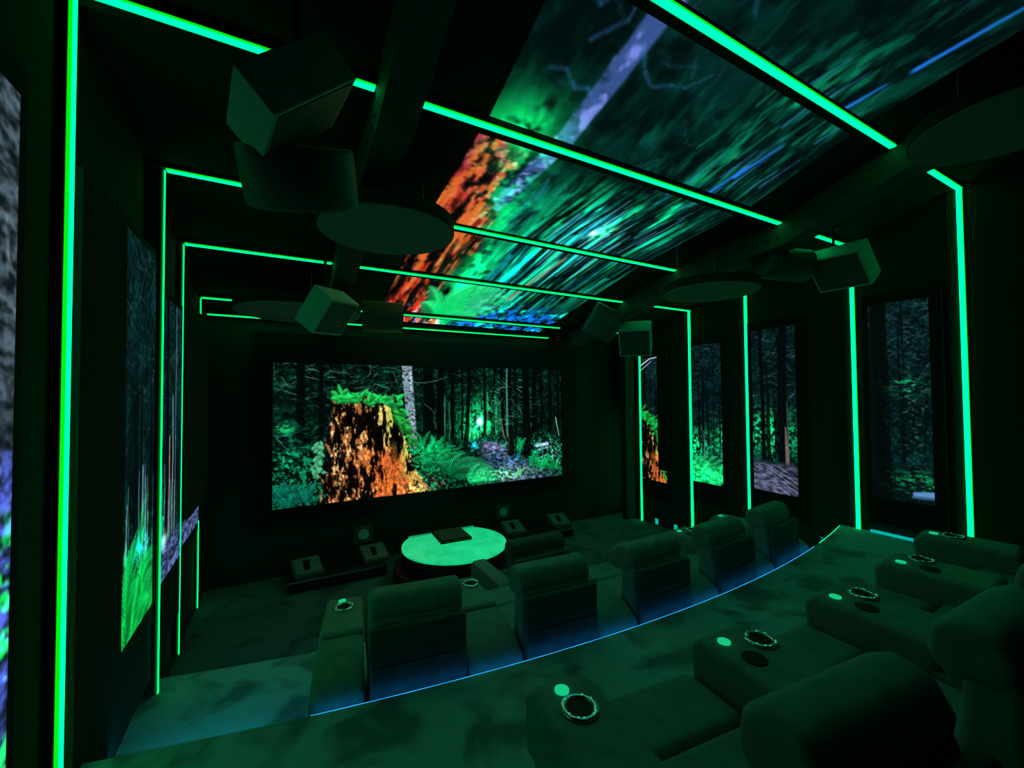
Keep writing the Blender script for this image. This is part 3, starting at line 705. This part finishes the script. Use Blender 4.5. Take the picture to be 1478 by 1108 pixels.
def speaker(label, c, rot, size, drum, mount, paint='box'):
    """c: centre, drum: (centre, radius, length, rotation)"""
    t = thing('ceiling_speaker', label, 'speaker', c, 0, 'box speakers with round companion under the ceiling')
    R = Matrix.Rotation(rot[2], 4, 'Z') @ Matrix.Rotation(rot[1], 4, 'Y') @ Matrix.Rotation(rot[0], 4, 'X')
    hx, hy, hz = [abs(s) / 2 for s in size]
    o = obj('cabinet', box(-hx, hx, -hy, hy, -hz, hz), M[paint], t, bevel=.006); o.rotation_euler = R.to_euler()
    g = obj('grille', box(-hx + .02, hx - .02, -hy - .004, -hy - .001, -hz + .02, hz - .02), M['boxd'], t); g.rotation_euler = R.to_euler()
    dc, dr, dl, da = drum
    n = 40; bm = bmesh.new()
    prof = [(dr * .96, -dl / 2), (dr, -dl / 2 + .012), (dr, dl / 2 - .012), (dr * .96, dl / 2), (dr * .90, dl / 2), (dr * .90, dl / 2 - .03), (0.001, dl / 2 - .03)]
    prof = [(0.001, -dl / 2)] + prof
    V = [[bm.verts.new((r * math.cos(2 * PI * k / n), r * math.sin(2 * PI * k / n), z)) for k in range(n)] for r, z in prof]
    for a, b in zip(V[:-1], V[1:]):
        for k in range(n): bm.faces.new((a[k], a[(k + 1) % n], b[(k + 1) % n], b[k]))
    d = obj('drum_housing', bm, M['boxd'], t, smooth=False); d.location = Vector(dc) - Vector(c); d.rotation_euler = da
    for p in d.data.polygons: p.use_smooth = abs(p.normal.z) < .3
    zt = cz(c[1] + mount[1]) - c[2] - .003
    obj('mounting_pole', tube([(mount[0], mount[1], .05), (mount[0], mount[1], zt)], .014, 12), M['black'], t)
    obj('mounting_plate', cyl(.06, zt - .02, zt - .004, 24, cx=mount[0], cy=mount[1]), M['black'], t)
    return t
SPK = True
speaker('large tilted box speaker with round drum below, top left nearest the viewer', (.027, 1.851, 3.572), (1.555, -.759, .158), (.391, .18, .374),
        ((.075, 2.16, 3.42), .245, .25, (.5, -.20, 0)), (0.02, .05), 'box_shaded')
speaker('tilted box speaker at the left, under the end of the left beam', (.362, 4.019, 3.149), (.676, -.08, .824), (.382, .215, .351),
        ((.88, 4.25, 3.18), .15, .38, (0, PI / 2, -.15)), (-.02, .05))
speaker('tilted box speaker hanging at the right wall with a drum on its left', (5.331, 2.228, 3.758), (.742, .032, -1.634), (.503, .227, .421),
        ((4.90, 2.60, 3.83), .18, .50, (0, PI / 2 + .1, -.45)), (.05, .1))
speaker('small box and tilted drum speaker at the far right end of the ceiling picture', (4.914, 4.859, 3.27), (.608, .022, -.881), (.477, .324, .459),
        ((4.15, 4.75, 3.45), .24, .42, (.3, PI / 2 + .5, -.1)), (.0, .05))

# ================================================================ STAGE AND FRONT WALL
t = thing('stage_plinth', 'low black stage ledge under the big screen with a thin metal front edge', 'stage', (2.2, 6.0, 0))
for x0, x1 in ((-2.12, -.94), (.72, 2.16)):
    obj('deck', box(x0, x1, -.20, .44, 0, .14), M['plinth'], t, bevel=.004)
    obj('edge_trim', box(x0, x1, -.208, -.202, .125, .145), M['edge'], t)
t = thing('round_bar_table', 'half-round table with glowing green onyx top in front of the big screen', 'table', (2.08, 5.42, 0))
def dcut(r, ycut, n=60):
    a0 = math.asin(ycut / r); P = []
    for k in range(n + 1):
        a = PI - a0 + (PI + 2 * a0) * k / n; P.append((r * math.cos(a), r * math.sin(a)))
    return P
obj('base', prism(dcut(.80, .55), 0, .17, 'z'), M['plinth'], t, bevel=.006)
obj('drum', prism(dcut(.70, .50), .171, .372, 'z'), M['plinth'], t, bevel=.006)
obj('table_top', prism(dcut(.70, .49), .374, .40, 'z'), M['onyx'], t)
obj('rear_rail', box(-.50, .50, .501, .515, .374, .42), M['edge'], t)
t = thing('control_box', 'flat black square box lying on the glowing onyx table', 'box', (2.12, 5.66, .402), -.05)
obj('body', box(-.22, .22, -.24, .22, 0, .04), M['black'], t, bevel=.005)
obj('lid', box(-.20, .20, -.22, .20, .041, .058), M['boxd'], t, bevel=.004)
def wedge(label, x, y, rz):
    t = thing('floor_wedge', label, 'floor speaker', (x, y, .142), rz, 'pale wedges on the stage ledge')
    w2 = .17; z0, z1 = .04, .15; y0, y1 = -.17, .17
    obj('body', prism([(y0, 0), (y1, 0), (y1, z1), (y0, z0)], -w2, w2), M['boxd'], t)
    # sloping pale face as a frame with a funnel recess
    bm = bmesh.new(); sl = (z1 - z0) / (y1 - y0); zf = lambda yy: z0 + (yy - y0) * sl + .008
    O = [(-.15, -.14), (.15, -.14), (.15, .14), (-.15, .14)]; I = [(-.05, -.09), (.02, -.09), (.04, .10), (-.04, .10)]
    vo = [bm.verts.new((a, b, zf(b))) for a, b in O]; vi = [bm.verts.new((a, b, zf(b))) for a, b in I]; vb = [bm.verts.new((a, b, zf(b) - .006)) for a, b in I]
    for k in range(4): bm.faces.new((vo[k], vo[(k + 1) % 4], vi[(k + 1) % 4], vi[k])); bm.faces.new((vi[k], vi[(k + 1) % 4], vb[(k + 1) % 4], vb[k]))
    obj('pale_face', bm, M['pale'], t)
    bm = bmesh.new(); vb = [bm.verts.new((a, b, zf(b) - .004)) for a, b in I]; bm.faces.new(vb); obj('dark_notch', bm, M['black'], t)
wedge('pale wedge at the left end of the stage ledge', .31, 6.02, .15)
wedge('pale wedge on the stage just left of the onyx table', 1.15, 6.10, .1)
wedge('pale wedge on the stage just right of the onyx table', 3.36, 6.10, -.1)
wedge('pale wedge at the right end of the stage ledge', 4.24, 6.05, -.15)
for x, lab in ((1.06, 'small square wall speaker above the stage, left of the onyx table'), (3.34, 'small square wall speaker above the stage, right of the onyx table')):
    t = thing('wall_speaker', lab, 'speaker', (x, YF, .40), 0, 'square speakers low on the front wall')
    obj('frame', box(-.14, .14, -.04, -.002, -.12, .12), M['boxd'], t, bevel=.005)
    b = cyl(.075, 0, .006, 32); bmesh.ops.rotate(b, verts=b.verts, matrix=Matrix.Rotation(PI / 2, 3, 'X')); bmesh.ops.translate(b, verts=b.verts, vec=(0, -.041, 0)); obj('cone', b, M['box'], t)

# small step lights along the foot of the right wall
for (x, y, z, lab) in ((6.02, 5.50, .07, 'tiny cyan floor light by the right wall, left one of the bright pair'), (6.02, 5.08, .07, 'tiny cyan floor light by the right wall, right one of the bright pair'),
                       (6.02, 6.2, .06, 'dim floor light by the right front corner'), (6.02, 4.3, .10, 'dim floor light behind the front row headrests'), (6.02, 2.80, .52, 'dim blue floor light past the last recliner')):
    t = thing('floor_light', lab, 'light', (x, y, z), 0, 'small lights along the right wall foot')
    obj('housing', box(.004, .028, -.05, .05, -.06, .06), M['black'], t)
    obj('lens', box(.0, .003, -.035, .035, -.05, .05), M['teal'] if y not in (6.2, 4.3, 2.8) else M['dim'] if 'dim' in M else M.setdefault('dim', glow('dim_led', (.0, .18, .22), .5)), t)

# ================================================================ SEATS
def rbox(name, x0, x1, y0, y1, z0, z1, m, t, r=.03, seg=4): return obj(name, box(x0, x1, y0, y1, z0, z1), m, t, bevel=r, seg=seg)
def rprism(name, prof, x0, x1, m, t, r=.03, seg=4): return obj(name, prism(prof, x0, x1), m, t, bevel=r, seg=seg)
def make_chair(label, w=.55, name='recliner_chair', cat='chair', leather='leather', legrest=True):
    t = thing(name, label, cat); h = w / 2; L = M[leather]
    rbox('base', -h + .03, h - .03, .16, .82, 0, .20, M['black'], t, .01)
    rbox('seat_cushion', -h + .006, h - .006, .24, .68, .24, .42, L, t, .035)
    if legrest: rbox('leg_rest', -h + .006, h - .006, .70, 1.0, .20, .405, L, t, .04)
    rprism('backrest', [(.07, .24), (.23, .26), (.27, .42), (.235, .78), (.10, .78)], -h + .012, h - .012, L, t, .04)
    rprism('back_shell', [(.012, .02), (.066, .02), (.098, .745), (.062, .76), (.035, .75)], -h + .004, h - .004, M['leatherb'], t, .02)
    rprism('headrest', [(.12, .72), (.28, .70), (.325, .76), (.31, .86), (.24, .90), (.15, .885), (.108, .81)], -h + .004, h - .004, L, t, .03)
    # welt seams
    bm = bmesh.new(); s = -1
    obj('back_seam', box(-h + .05, h - .05, .012, .020, .56, .565), M['black'], t)
    return t
def make_console(label, w, cups=2, group=None):
    t = thing('armrest_console', label, 'armrest', (0, 0, 0), 0, group); h = w / 2; L = M['leather']
    rbox('body', -h + .004, h - .004, .05, .92, 0, .43, L, t, .02)
    rprism('front_pad', [(.47, .40), (.99, .30), (1.0, .50), (.96, .555), (.475, .555)], -h, h, L, t, .03)
    rprism('rear_pad', [(.02, .10), (.46, .38), (.46, .55), (.16, .50), (.04, .42), (.015, .30)], -h, h, L, t, .04)
    z = .556
    bxp = (.0, .80) if cups == 1 else (.075, .82)
    bm = cyl(.047, z, z + .004, 32); o = obj('cup_well', bm, M['black'], t); o.location = (bxp[0], bxp[1], 0)
    r = obj('chrome_ring', ring(.055, .011, z + .004), M['chrome'], t, smooth=True); r.location = (bxp[0], bxp[1], 0)
    bm = bmesh.new()
    for a in (.3, .9, 2.2, 3.5, 4.1, 4.45, 5.2, 5.45):
        bx(bm, .055 * math.cos(a) - .0035, .055 * math.cos(a) + .0035, .055 * math.sin(a) - .0025, .055 * math.sin(a) + .0025, z + .006, z + .0132)
    q = obj('ring_glints', bm, M['dot'], r);  # small glowing dots added as painted highlights on the chrome ring
    if cups == 2:
        o = obj('cup_recess', cyl(.047, z, z + .004, 32), M['black'], t); o.location = (-.065, .75, 0)
        b = obj('touch_button', cyl(.026, z, z + .006, 32), M['button'], t); b.location = (-.075, .88, 0)
    else:
        b = obj('touch_button', cyl(.026, z, z + .006, 32), M['button'], t); b.location = (-.015, .90, 0)
    tp = .19 if cups == 2 else .14      # the units narrow towards the front so that the row can curve
    for ch in t.children:
        if ch.name.split('.')[0] in ('body', 'front_pad', 'rear_pad'):
            for v in ch.data.vertices: v.co.x *= 1 - tp * v.co.y
    return t
M['dot'] = glow('ring_glint', (.05, .45, .35), .8)
P = .925
def yaw(x): return math.atan((x - 2.6) / 13.75)
def put(first, src, x, y0, z, label, group):
    loc = (x, arc(x, y0), z)
    if first:
        src.location = loc; src.rotation_euler = (0, 0, yaw(x)); src['label'] = label; src['group'] = group; return src
    return dup(src, loc, yaw(x), label, group)
chair = make_chair('x'); con = make_console('x', .37); arm = make_console('x', .285, 1)
gF, gB = 'front row recliners', 'back row recliners'
names = ['leftmost', 'second', 'third', 'fourth', 'fifth']
for k in range(5):   # front row, standing on the middle tier against the back tier's edge
    x = .42 + .275 + P * k
    put(k == 0, chair, x, 2.205, T1, '%s recliner from the left in the front row, seen from behind' % names[k] if k else 'leftmost recliner of the front row, seen from behind', gF)
    if k < 4: put(k == 0, con, x + P / 2, 2.205, T1, 'wide armrest console right of the %s recliner in the front row' % names[k], 'front row armrest consoles')
put(True, arm, .262, 2.205, T1, 'end armrest at the left end of the front row', 'front row armrest consoles')
put(False, arm, .42 + P * 4 + .55 + .160, 2.205, T1, 'end armrest at the right end of the front row', 'front row armrest consoles')
YB0 = .25
lab4 = ['nearest recliner of the back row, headrest in the bottom right foreground', 'second recliner of the back row, headrest at the right edge', 'third recliner of the back row', 'fourth recliner of the back row by the right wall']
clab = ['console armrest beside the nearest back row recliner, two cup wells and green button', 'console armrest second from the nearest in the back row', 'console armrest third from the nearest in the back row']
for k in range(4):
    x = .945 + .275 + P * k
    put(False, chair, x, YB0, T2, lab4[k], gB)
    if k < 3: put(False, con, x + P / 2, YB0, T2, clab[k], 'back row armrest consoles')
put(False, arm, .788, YB0, T2, 'nearest end armrest of the back row, chrome cup ring and green button in front', 'back row armrest consoles')
put(False, arm, .945 + P * 3 + .55 + .160, YB0, T2, 'far end armrest of the back row by the right wall', 'back row armrest consoles')
# low dark lounge chair on the lowest floor
t = make_chair('dark low lounge chair beyond the front row, left of its own armrest', .66, 'lounge_chair', 'chair', 'darkleather', False)
t.location = (2.38, 3.62, 0); t['label'] = 'dark low lounge chair on the lower floor between the front row and the onyx table'
for s in (-1, 1):
    rprism('side_arm', [(.05, .0), (.80, 0), (.80, .50), (.74, .55), (.12, .55), (.05, .50)], s * .34 if s > 0 else -.50, .50 if s > 0 else -.34, M['leather'], t, .025)
